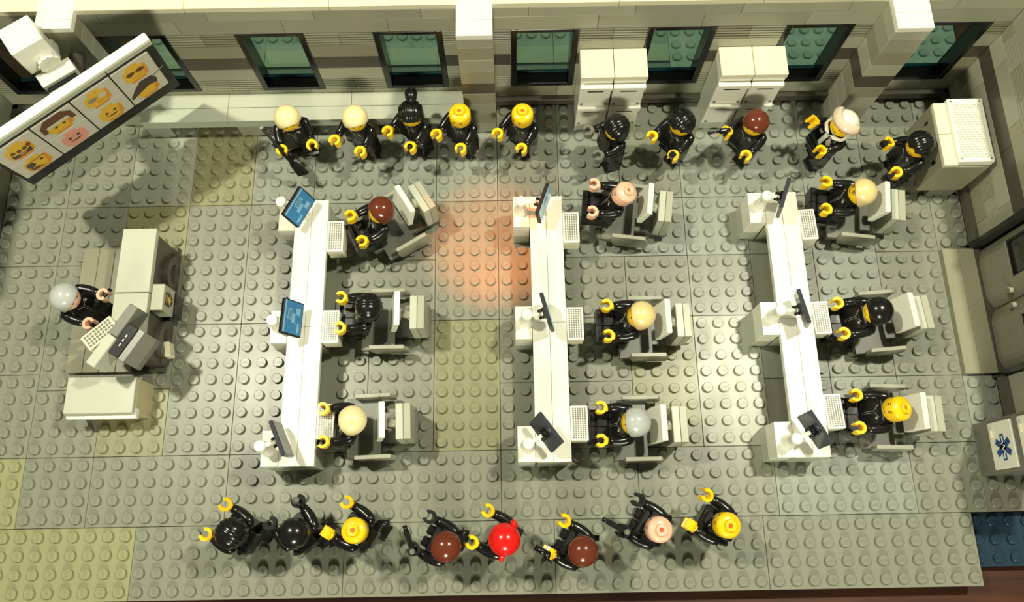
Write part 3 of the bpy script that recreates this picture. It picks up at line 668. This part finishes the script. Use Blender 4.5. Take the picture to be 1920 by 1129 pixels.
def head_mesh(skin, face):
    m = MB(); r = .67
    m.lathe([(.36, -.05), (.36, .02), (.5, .04), (.61, .12), (r, .24), (r, .86), (.63, .98), (.52, 1.06), (.34, 1.09)], skin, 28, None, True, True)
    m.lathe([(.31, 1.09), (.31, 1.27), (.29, 1.3), (.14, 1.3), (.12, 1.18), (.0, 1.18)], skin, 20, None, True, False)
    m.lathe([(.118, 1.185), (.0, 1.186)], HOLE, 12, None, False, False)
    if face != 'none':
        def patch(poly, mt, off=.006):
            pts = [((r + off) * math.cos(a), (r + off) * math.sin(a), z) for a, z in poly]
            m.add(pts, [tuple(range(len(pts)))], mt, False)
        def disc(a, z, ra, mt, off=.006): patch([(a + ra / r * math.cos(2 * math.pi * i / 10), z + ra * math.sin(2 * math.pi * i / 10)) for i in range(10)], mt, off)
        for s in (-1, 1):
            disc(s * .34, .68, .075, FACE); disc(s * .34 + .02, .70, .02, WHITE, .01)
            patch([(s * .34 - .14, .80), (s * .34 + .14, .80), (s * .34 + .14, .835), (s * .34 - .14, .835)], FACE)
        for k in range(6):
            a = -.3 + k * .1; z = .36 - .06 * math.cos(a * 4.5); z2 = .36 - .06 * math.cos((a + .1) * 4.5)
            patch([(a, z), (a + .1, z2), (a + .1, z2 + .035), (a, z + .035)], FACE)
        if face == 'glasses':
            for s in (-1, 1):
                for i in range(12):
                    t0, t1 = 2 * math.pi * i / 12, 2 * math.pi * (i + 1) / 12
                    patch([(s * .36 + .23 * math.cos(t0), .68 + .15 * math.sin(t0)), (s * .36 + .23 * math.cos(t1), .68 + .15 * math.sin(t1)), (s * .36 + .18 * math.cos(t1), .68 + .115 * math.sin(t1)), (s * .36 + .18 * math.cos(t0), .68 + .115 * math.sin(t0))], FACE, .008)
        if face == 'beard': patch([(-.8, .3), (-.3, .2), (.3, .2), (.8, .3), (.7, .12), (-.7, .12)], FACE)
    return m.mesh('head')
def hair_mesh(style, mt):
    """closed shell over a head; head axis = z, face towards +x, local z = head base"""
    m = MB(); nu, nv = (96, 26) if style in ('bob', 'pony', 'spiky') else (48, 16); cz = .72
    def edge(phi):   # lowest height of the hair at this direction (0 = face)
        c = math.cos(phi)
        if style in ('cap', 'comb'): return .14 + .74 * max(0, c) ** 1.1 + (.06 * math.sin(phi) if style == 'cap' else 0)
        if style in ('bob', 'pony'): return (.02 if c < .2 else .02 + .80 * ((c - .2) / .8) ** .6)
        if style in ('spiky',): return .2 + .68 * max(0, c) ** 1.1 + .07 * math.cos(phi * 9)
        if style == 'hood': return .06 + .62 * max(0, c) ** 1.5
        if style == 'helmet': return (.0 if c < .35 else .0 + .92 * min(1, (c - .35) / .25))
        return .55 + .28 * max(0, c)
    def rad(phi, t):
        r = .80 if style != 'helmet' else .88
        if style in ('bob', 'pony'): r = .765 + .055 * abs(math.cos(11 * math.sin(phi) * math.sin(t)))
        if style == 'spiky': r = .79 + .05 * abs(math.cos(10 * math.sin(phi + .4) * math.sin(t)))
        if style == 'cap': r = .79 + .03 * max(0, math.cos(phi - .9)) * math.sin(t) ** 2 - .02 * math.exp(-((phi - 1.0) / .12) ** 2)
        if style == 'comb': r = .79 + .02 * math.sin(phi * 2 + 2 * t)
        if style == 'bandana': r = .80
        return r
    rows = []
    for j in range(nv + 1):
        row = []
        for i in range(nu):
            phi = -math.pi + 2 * math.pi * i / nu; s = j / nv
            zb = edge(phi)
            zz = .70 if style != 'helmet' else .76
            top = cz + zz
            tmax = math.acos(max(-1, min(1, (zb - cz) / (zz * (1 if zb > cz else 1.6)))))
            t = s * tmax
            r = rad(phi, t); z = cz + zz * math.cos(t) * (1 + (.75 * (r - .79) if nu == 96 else 0)) if math.cos(t) > 0 else cz + zz * 1.6 * math.cos(t)
            rr = r * (math.sin(t) if t < math.pi / 2 else 1 - .12 * (1 - math.sin(t)))
            row.append((rr * math.cos(phi) - .03, rr * math.sin(phi), z))
        rows.append(row)
    last = [(x * .8, y * .8, z + .03) for x, y, z in rows[-1]]; rows.append(last)
    vs = [rows[0][0]] + [p for row in rows[1:] for p in row]; fs = [(0, 1 + i, 1 + (i + 1) % nu) for i in range(nu)]
    for j in range(len(rows) - 2): fs += [(1 + j * nu + i, 1 + (j + 1) * nu + i, 1 + (j + 1) * nu + (i + 1) % nu, 1 + j * nu + (i + 1) % nu) for i in range(nu)]
    m.add(vs, fs, mt, True)
    if style == 'pony':
        m.tube([(-.35, .1, 1.25), (-.55, .1, 1.5), (-.85, .1, 1.55), (-1.1, .1, 1.25), (-1.15, .1, .9)], [.25, .36, .4, .32, .12], mt, 14)
        m.lathe([(.26, -.05), (.26, .05)], mt, 14, T(-.5, .1, 1.4) @ Ry(-40))
    if style == 'bandana':
        m.lathe([(.80, .45), (.84, .5), (.84, .68), (.80, .74)], mt, 28)
        m.tube([(-.2, .7, .7), (-.3, .95, .75), (-.25, 1.05, .8)], [.18, .15, .08], mt, 10); m.tube([(-.2, -.7, .6), (-.1, -.95, .65), (.1, -1.05, .6)], [.2, .16, .1], mt, 10)
    if style == 'comb':
        m.tube([(.45, -.45, 1.0), (.55, .0, 1.12), (.45, .4, 1.0)], [.1, .18, .1], mt, 10)
    if style == 'helmet':
        m.tube([(.05, -.80, .18), (.50, -.68, .10), (.80, -.3, .06), (.86, 0, .05), (.80, .3, .06), (.50, .68, .10), (.05, .80, .18)], [.1, .11, .12, .12, .12, .11, .1], mt, 10)
    return m.mesh('hair')
def torso_mesh(deco):
    m = MB()
    pts = []
    # trapezoid: z 0 .. 1.6
    def ring(z, hx, hy, c=.09): return [(-hx + c, -hy, z), (hx - c, -hy, z), (hx, -hy + c, z), (hx, hy - c, z), (hx - c, hy, z), (-hx + c, hy, z), (-hx, hy - c, z), (-hx, -hy + c, z)]
    vs = ring(0, .48, .97) + ring(.25, .49, .95) + ring(1.3, .46, .74) + ring(1.52, .40, .66) + ring(1.6, .32, .58)
    fs = [tuple(reversed(range(8)))] + [(k * 8 + i, k * 8 + (i + 1) % 8, k * 8 + 8 + (i + 1) % 8, k * 8 + 8 + i) for k in range(4) for i in range(8)] + [tuple(range(32, 40))]
    m.add(vs, fs, BLACK)
    m.cyl(.28, 1.6, 1.72, BLACK, 14)
    return m
def person(label, px, yaw, skin, hair=None, hmat=None, sit=False, arms=((60, 0), (60, 0)), head_yaw=0, face='plain', z0=0.0, lean=0, group=None, gear=None, hz=None, spread=12, hands=None, stride=0):
    tz = 2.0 if not sit else 2.2
    zc = z0 + tz + 1.6 + .75
    P = at(px[0], px[1], zc)
    if sit: lean = -20
    hx = math.sin(R(lean)) * 2.5
    P = P - Vector((math.cos(R(yaw)), math.sin(R(yaw)), 0)) * hx
    root = thing('toy_figure', (P.x, P.y, z0), label, 'toy figure', group, rz=yaw)
    body = Ry(lean) if 0 else T(0, 0, tz - .2) @ Ry(lean) @ T(0, 0, .2 - tz)
    hm = cached('hips', lambda: MB().box(-.46, .46, -.95, .95, 1.62, 2.0, BLACK, c=.05).mesh('hips'))
    zo = .2 if sit else 0
    link_mesh('hips', hm, root, T(0, 0, zo))
    lm = cached('leg', lambda: leg_mesh(1).mesh('leg'))
    for s in (-1, 1):
        M = T(0, s * .485, zo)
        if stride and s == stride: M = T(0, s * .485, 1.5) @ Ry(24) @ T(0, 0, -1.5)
        if sit: M = T(0, s * .485, 1.5 + zo) @ Ry(-90) @ T(0, 0, -1.5)
        link_mesh('leg', lm, root, M)
    tm = cached('torso', lambda: torso_mesh(None).mesh('torso'))
    to = link_mesh('torso', tm, root, body @ T(0, 0, tz))
    def collar():
        m = MB()
        for s in (-1, 1):
            m.tube([(.475, s * .36, 1.42), (.485, s * .02, 1.0)], [.013, .013], LINE, 6)
            m.tube([(.50, s * .06, .98), (.505, s * .04, .1)], [.01, .01], LINE, 6)
        m.box(.44, .5, .28, .44, 1.1, 1.25, LINE, c=.02)
        return m.mesh('collar')
    link_mesh('collar', cached('collar', collar), to)
    if gear == 'jacket':
        m = MB()
        for k in range(9): m.box(.47, .53, -.14 , .14, .32 + k * .12, .38 + k * .12, WHITE, c=.005)
        m.prism([(.2 * math.cos(a), .24 * math.sin(a)) for a in [2 * math.pi * i / 12 for i in range(12)]], 0, .02, LINE, Matrix(((0, 0, 1, .50), (1, 0, 0, .45), (0, 1, 0, 1.0), (0, 0, 0, 1))))
        m.prism([(.12 * (1 if i % 2 else .4) * math.cos(math.pi * i / 5), .12 * (1 if i % 2 else .4) * math.sin(math.pi * i / 5)) for i in range(10)], .02, .03, GOLD, Matrix(((0, 0, 1, .50), (1, 0, 0, .45), (0, 1, 0, 1.0), (0, 0, 0, 1))))
        m.prism([(-.15, -.1), (.15, -.1), (.15, .1), (-.15, .1)], 0, .02, LINE, Matrix(((0, 0, 1, .49), (1, 0, 0, -.45), (0, 1, 0, .95), (0, 0, 0, 1))))
        m.build('zip_print', to)
    if gear == 'vest':
        m = MB(); m.box(.46, .85, -.72, .72, .15, 1.35, MATTE, c=.08); m.box(-.72, -.46, -.72, .72, .25, 1.35, MATTE, c=.08); m.box(-.5, .5, -.8, .8, 1.45, 1.62, MATTE, c=.05)
        for y in (-.6, .05): m.box(.82, 1.2, y, y + .52, .25, .95, BLACK, c=.07)
        m.build('vest', to)
    if gear == 'board':
        m = MB(); m.box(.62, .74, -.8, .8, -.5, 1.7, MATTE, c=.03); m.tube([(.76, -.6, -.35), (.76, -.6, 1.5)], [.02, .02], LINE, 6); m.box(.45, .64, -.3, .3, .2, .8, BLACK, c=.03); m.build('front_board', to)
    if gear in ('pack', 'vest', 'holster'):
        m = MB(); m.tube([(-.35, -.75, .0), (-.6, -.95, .0), (-.95, -1.1, .05)], [.17, .17, .17], BLACK, 12); m.box(-.7, -.4, -.9, -.35, -.3, .3, BLACK, c=.05); m.build('holster', to)
    if gear == 'pack':
        m = MB(); m.box(.46, 1.0, -.65, .65, .1, .95, BLACK, c=.08); m.box(-.95, -.46, -.5, .5, .3, 1.3, BLACK, c=.06); m.cyl(.16, 0, .7, BLACK, 12, T(-.7, .7, .6)); m.box(.46, .8, -.35, .35, .5, 1.1, MATTE, c=.05); m.build('backpack', to)
    H = []
    wr = body @ T(0, 0, tz)
    for si, s in enumerate((1, -1)):      # left arm is +y
        ang, roll = arms[si]
        sh = wr @ T(0, s * .74, 1.2) @ Rz(-s * spread * 0) @ Ry(-ang)
        def am(s=s):
            m = MB(); m.tube([(0, -s * .14, .24), (0, -s * .02, .28), (0, s * .06, .22), (0, s * .14, -.05), (.05, s * .20, -.42), (.15, s * .20, -.72), (.26, s * .17, -.98)], [.1, .22, .29, .31, .29, .26, .23], BLACK, 14); return m.mesh('arm')
        ao = link_mesh('arm', cached(('arm', s), am), root, sh)
        HM = T(.42, s * .17, -1.36) @ Ry(67) @ Rx(roll)
        hs = (hands or skin)
        link_mesh('hand', cached(('hand', hs.name), lambda: hand_mesh(hs)), ao, HM)
        H.append((root, sh @ HM))
    hd = wr @ T(0, 0, 1.64) @ Rz(head_yaw)
    ho = link_mesh('head', cached(('head', skin.name, face), lambda: head_mesh(skin, face)), root, hd)
    if hair:
        hn = {'helmet': 'helmet', 'bandana': 'bandana', 'hood': 'hood'}.get(hair, 'hair')
        hh = link_mesh(hn, cached(('hair', hair, hmat.name), lambda: hair_mesh(hair, hmat)), ho)
        if hair == 'helmet':
            v = MB(); n = 20; vs = []
            for zz, rr in ((1.0, 1.0), (1.15, .97), (1.33, .86), (1.47, .70)):
                vs += [(rr * math.cos(a), rr * math.sin(a), zz) for a in [R(-88 + 176 * i / n) for i in range(n + 1)]]
            v.add(vs, [(k * (n + 1) + i, k * (n + 1) + i + 1, (k + 1) * (n + 1) + i + 1, (k + 1) * (n + 1) + i) for k in range(3) for i in range(n)], VISOR, True)
            vo = v.build('visor', ho); sm = vo.modifiers.new('thickness', 'SOLIDIFY'); sm.thickness = .05 * U; sm.offset = 1
    out = []
    Rm = T(P.x, P.y, z0) @ Rz(yaw)
    for _, M in H: out.append(Rm @ M)
    return out

# seated class: head pixel, chair yaw, figure yaw, ...
SEAT = [
 ((713, 391), 211, 'black-uniformed toy figure with glossy reddish brown hair seated at a turned chair', YEL, 'cap', BROWN, 'plain', 205),
 ((689, 574), 180, 'toy figure with smooth black hair seated at the middle of the row nearest the lectern', YEL, 'bob', BLACK, 'plain', 180),
 ((658, 787), 182, 'toy figure with cream blond hair seated at the open end nearest the lectern', YEL, 'cap', BLOND, 'plain', 183),
 ((1172, 360), 172, 'bald pink-headed toy figure seated at the middle desk row', PINK, None, None, 'plain', 174),
 ((1203, 589), 180, 'toy figure with tan yellow hair seated in the middle of the middle desk row', YEL, 'cap', TAN, 'plain', 180),
 ((1193, 790), 180, 'toy figure with silver grey hair seated at the middle desk row', YEL, 'cap', SILV, 'plain', 178),
 ((1620, 357), 172, 'toy figure with tan hair and glasses seated at the window end of the last row', YEL, 'cap', TAN, 'glasses', 172),
 ((1650, 581), 184, 'toy figure with round shiny black hair seated in the middle of the last row', YEL, 'hood', BLACK, 'plain', 184),
 ((1687, 766), 178, 'bald yellow-headed toy figure seated at the open end of the last row', YEL, None, None, 'beard', 178)]
BACKX = [0, 0, 0, 0, 0, 0, 0, 0, 0]
for i, (px, cy, lab, skin, hair, hm, face, fy) in enumerate(SEAT):
    r, k = divmod(i, 3)
    person(lab, px, fy, skin, hair, hm, sit=True, arms=((48, 0), (48, 0)), face=face, group='seated toy figures')
    P = at(px[0], px[1], 4.55)
    c = CH if i == 0 else copy_tree(CH)
    off = .0 if i != 7 else -.55
    d = Vector((math.cos(R(cy)), math.sin(R(cy)), 0))
    c.location = (Vector((P.x, P.y, 0)) + d * off) * U; c.rotation_euler = (0, 0, R(cy))
    c['label'] = 'grey chair with white backrest under the ' + ['reddish brown-haired figure', 'smooth black-haired seated figure', 'cream blond seated figure', 'bald pink seated figure', 'tan-haired figure of the middle row', 'silver-haired seated figure', 'seated figure wearing glasses', 'round black-haired figure, backrest pushed back', 'bald yellow seated figure'][i]

GB = 'toy figures standing along the back wall'; GF = 'toy figures standing along the open front edge'
BK = [
 dict(label='standing toy figure with cream hair holding a black rifle, below the bench', px=(538, 221), yaw=285, skin=YEL, hair='cap', hmat=BLOND, arms=((50, 0), (66, 0)), head_yaw=5),
 dict(label='standing toy figure with cream hair and empty hands, next to the rifle holder', px=(665, 221), yaw=243, skin=YEL, hair='cap', hmat=BLOND, arms=((62, 0), (62, 0)), head_yaw=40),
 dict(label='standing toy figure with black ponytail in front of the bench', px=(770, 212), yaw=232, skin=YEL, hair='pony', hmat=BLACK, arms=((62, 0), (62, 0)), head_yaw=38),
 dict(label='bald yellow standing toy figure in front of the bench end', px=(862, 215), yaw=236, skin=YEL, arms=((62, 0), (62, 0)), head_yaw=20),
 dict(label='bald yellow standing toy figure just past the pillar', px=(979.5, 215), yaw=234, skin=YEL, arms=((62, 0), (62, 0)), head_yaw=0),
 dict(label='black-haired toy figure with grey hands and black board on the chest', px=(1156, 238), yaw=197, skin=YEL, hair='bob', hmat=BLACK, arms=((62, 0), (62, 0)), head_yaw=10, gear='board', hands=MID),
 dict(label='spiky black-haired standing toy figure between the filing cabinets', px=(1279, 229), yaw=222, skin=YEL, hair='spiky', hmat=BLACK, arms=((62, 0), (62, 0)), head_yaw=20),
 dict(label='standing toy figure with reddish brown hair aiming a revolver', px=(1417, 229), yaw=222, skin=YEL, hair='cap', hmat=BROWN, arms=((62, 0), (85, 0)), head_yaw=15),
 dict(label='toy police figure in white helmet with visor and zipped jacket', px=(1584, 230), yaw=198, skin=YEL, hair='helmet', hmat=WHITE, arms=((62, 0), (85, 0)), head_yaw=16, gear='jacket', lean=-15),
 dict(label='black-haired toy figure holding a black radio beside the corner storage unit', px=(1726, 270), yaw=196, skin=YEL, hair='spiky', hmat=BLACK, arms=((62, 0), (85, 0)), head_yaw=20)]
FR = [
 dict(label='standing toy figure with combed black hair, front row end nearest the lectern', px=(431, 999), yaw=148, skin=YEL, hair='bob', hmat=BLACK, arms=((70, 0), (85, 0)), gear='pack'),
 dict(label='all-black hooded toy figure with black hands in the front row', px=(550, 999), yaw=128, skin=YEL, hair='hood', hmat=BLACK, arms=((75, 0), (75, 0)), hands=MATTE, gear='pack'),
 dict(label='bald yellow toy figure beside the black-hooded one in the front row', px=(664.6, 995), yaw=148, skin=YEL, arms=((80, 90), (75, 0)), face='plain', gear='pack'),
 dict(label='toy figure with brown hair and black gloves holding a black pistol', px=(835, 1025), yaw=152, skin=YEL, hair='cap', hmat=BROWN, arms=((75, 0), (75, 0)), hands=MATTE, gear='vest'),
 dict(label='toy figure with bright red bandana in the front row', px=(946, 1012), yaw=152, skin=YEL, hair='bandana', hmat=RED, arms=((75, 0), (75, 0))),
 dict(label='brown-haired toy figure with yellow hands holding a black baton', px=(1092, 1033), yaw=150, skin=YEL, hair='cap', hmat=BROWN, arms=((85, 90), (75, 0)), gear='vest'),
 dict(label='bald pink-headed toy figure with black gloves in the front row', px=(1236, 993), yaw=150, skin=PINK, arms=((75, 0), (75, 0)), hands=MATTE, gear='vest'),
 dict(label='bald yellow toy figure, front row end nearest the blue plate', px=(1364, 985), yaw=147, skin=YEL, arms=((75, 90), (75, 0)), gear='pack')]
HB = [person(group=GB, **dict(dict(gear='holster', stride=-1), **d)) for d in BK]
HF = [person(group=GF, lean=(2 if i < 3 else -7), stride=-1, **d) for i, d in enumerate(FR)]
HT = person('instructor toy figure with silver hair and flesh face behind the lectern', (121, 557), -18, PINK, 'cap', SILV, arms=((72, 0), (72, 0)), z0=.4)

# ------------------------------------------------------------------ things held in hands
def item(name, mb, M, label, cat): return tag(mb.build(name, M=M), label, cat)
# rifle, along local z
m = MB(); m.tube([(0, 0, -.9), (0, 0, 1.9)], [.11, .09], MATTE, 10); m.box(-.14, .14, -.12, .12, -.9, .5, MATTE, c=.04); m.prism([(-.2, -.9), (.2, -1.0), (.42, -2.0), (-.35, -1.9)], -.12, .12, MATTE, Matrix(((1, 0, 0, 0), (0, 0, -1, 0), (0, 1, 0, 0), (0, 0, 0, 1)))); m.tube([(.25, 0, -.1), (.4, 0, -.7)], [.1, .1], MATTE, 8)
m.tube([(0, 0, 1.85), (0, 0, 2.0)], [.13, .13], GREY, 8); m.tube([(-.22, 0, 0.0), (-.22, 0, .7)], [.08, .08], MATTE, 8)
h = HB[0][1]; Mh = Matrix.Translation(h.translation)
item('rifle', m, Mh @ Rz(0) @ Ry(-35) @ Rx(-28), 'black toy rifle held upright by the cream-haired figure', 'rifle')
def gun():
    m = MB(); m.tube([(0, 0, -.3), (0, 0, .26)], [.13, .15], BLACK, 8); m.box(-.2, .5, -.12, .12, .2, .48, BLACK, c=.05); m.tube([(.4, 0, .38), (1.15, 0, .38)], [.08, .07], BLACK, 10); m.tube([(1.1, 0, .38), (1.22, 0, .38)], [.11, .11], BLACK, 10)
    m.lathe([(.18, 0), (.18, .34)], BLACK, 12, T(.08, 0, .36) @ Ry(90)); return m
h = HB[7][1]; item('revolver', gun(), Matrix.Translation(h.translation) @ Rz(190), 'black toy revolver pointed by the brown-haired back-row figure', 'gun')
def radio():
    m = MB(); m.box(-.18, .18, -.2, .2, -.3, .55, BLACK, c=.06); m.tube([(0, .1, .5), (0, .1, .95)], [.05, .04], BLACK, 8); m.box(.16, .2, -.12, .12, .1, .3, MID, c=.01); return m
h = HB[9][1]; item('radio', radio(), Matrix.Translation(h.translation) @ Rz(200) @ Ry(60), 'black toy radio in the raised hand beside the storage unit', 'radio')
h = HB[6][0]; item('radio', radio(), Matrix.Translation(h.translation) @ Rz(220) @ Ry(15), 'black toy radio held by the spiky black-haired figure', 'radio')
h = HB[2][0]; m = MB(); m.tube([(0, 0, -1.0), (0, 0, .35)], [.17, .14], MATTE, 12); item('flashlight', m, Matrix.Translation(h.translation), 'black toy flashlight hanging from the ponytailed figure\'s hand', 'flashlight')
h = HB[3][0]; m = MB(); m.tube([(0, 0, -1.0), (0, 0, -.4), (0, 0, .25)], [.3, .17, .16], MID, 12); item('megaphone', m, Matrix.Translation(h.translation), 'dark grey toy megaphone in the bald figure\'s hand by the bench', 'megaphone')
def pistol():
    m = MB(); m.tube([(0, 0, -.4), (0, 0, .3)], [.15, .15], BLACK, 10); m.box(-.25, 1.0, -.14, .14, .25, .55, BLACK, c=.05); m.tube([(.9, 0, .4), (1.25, 0, .4)], [.12, .12], BLACK, 10); m.tube([(-.15, 0, .3), (-.15, 0, .95)], [.15, .15], MID, 12); return m
h = HF[3][0]; item('pistol', pistol(), Matrix.Translation(h.translation) @ Rz(110) , 'black toy pistol in the gloved hand of a brown-haired figure', 'gun')
h = HF[5][0]; m = MB(); m.tube([(0, 0, -1.3), (0, 0, .9)], [.15, .17], BLACK, 12); m.tube([(0, 0, .45), (.75, 0, .45)], [.17, .17], BLACK, 12)
item('baton', m, Matrix.Translation(h.translation) @ Rz(150) @ Rx(-14), 'black toy baton with side handle in a yellow hand', 'baton')
h = HF[6][0]; item('pistol', pistol(), Matrix.Translation(h.translation) @ Rz(150), 'black toy pistol held by the bald pink front-row figure', 'gun')
h = HF[1][1]; m = MB(); m.tube([(0, 0, -.4), (0, 0, .5)], [.14, .16], BLACK, 10); m.tube([(0, 0, .5), (0, 0, .62)], [.2, .2], MID, 12); item('microphone', m, Matrix.Translation(h.translation), 'short black toy torch held by the black-hooded figure', 'torch')
h = HT[0]; m = MB(); m.tube([(-.8, 0, 0), (.5, 0, 0)], [.12, .12], BLACK, 10); m.box(-.6, -.2, -.15, .15, -.1, .2, BLACK, c=.04); item('pointer', m, Matrix.Translation(h.translation) @ Rz(50), 'black toy pointer in the instructor\'s flesh hand', 'pointer')
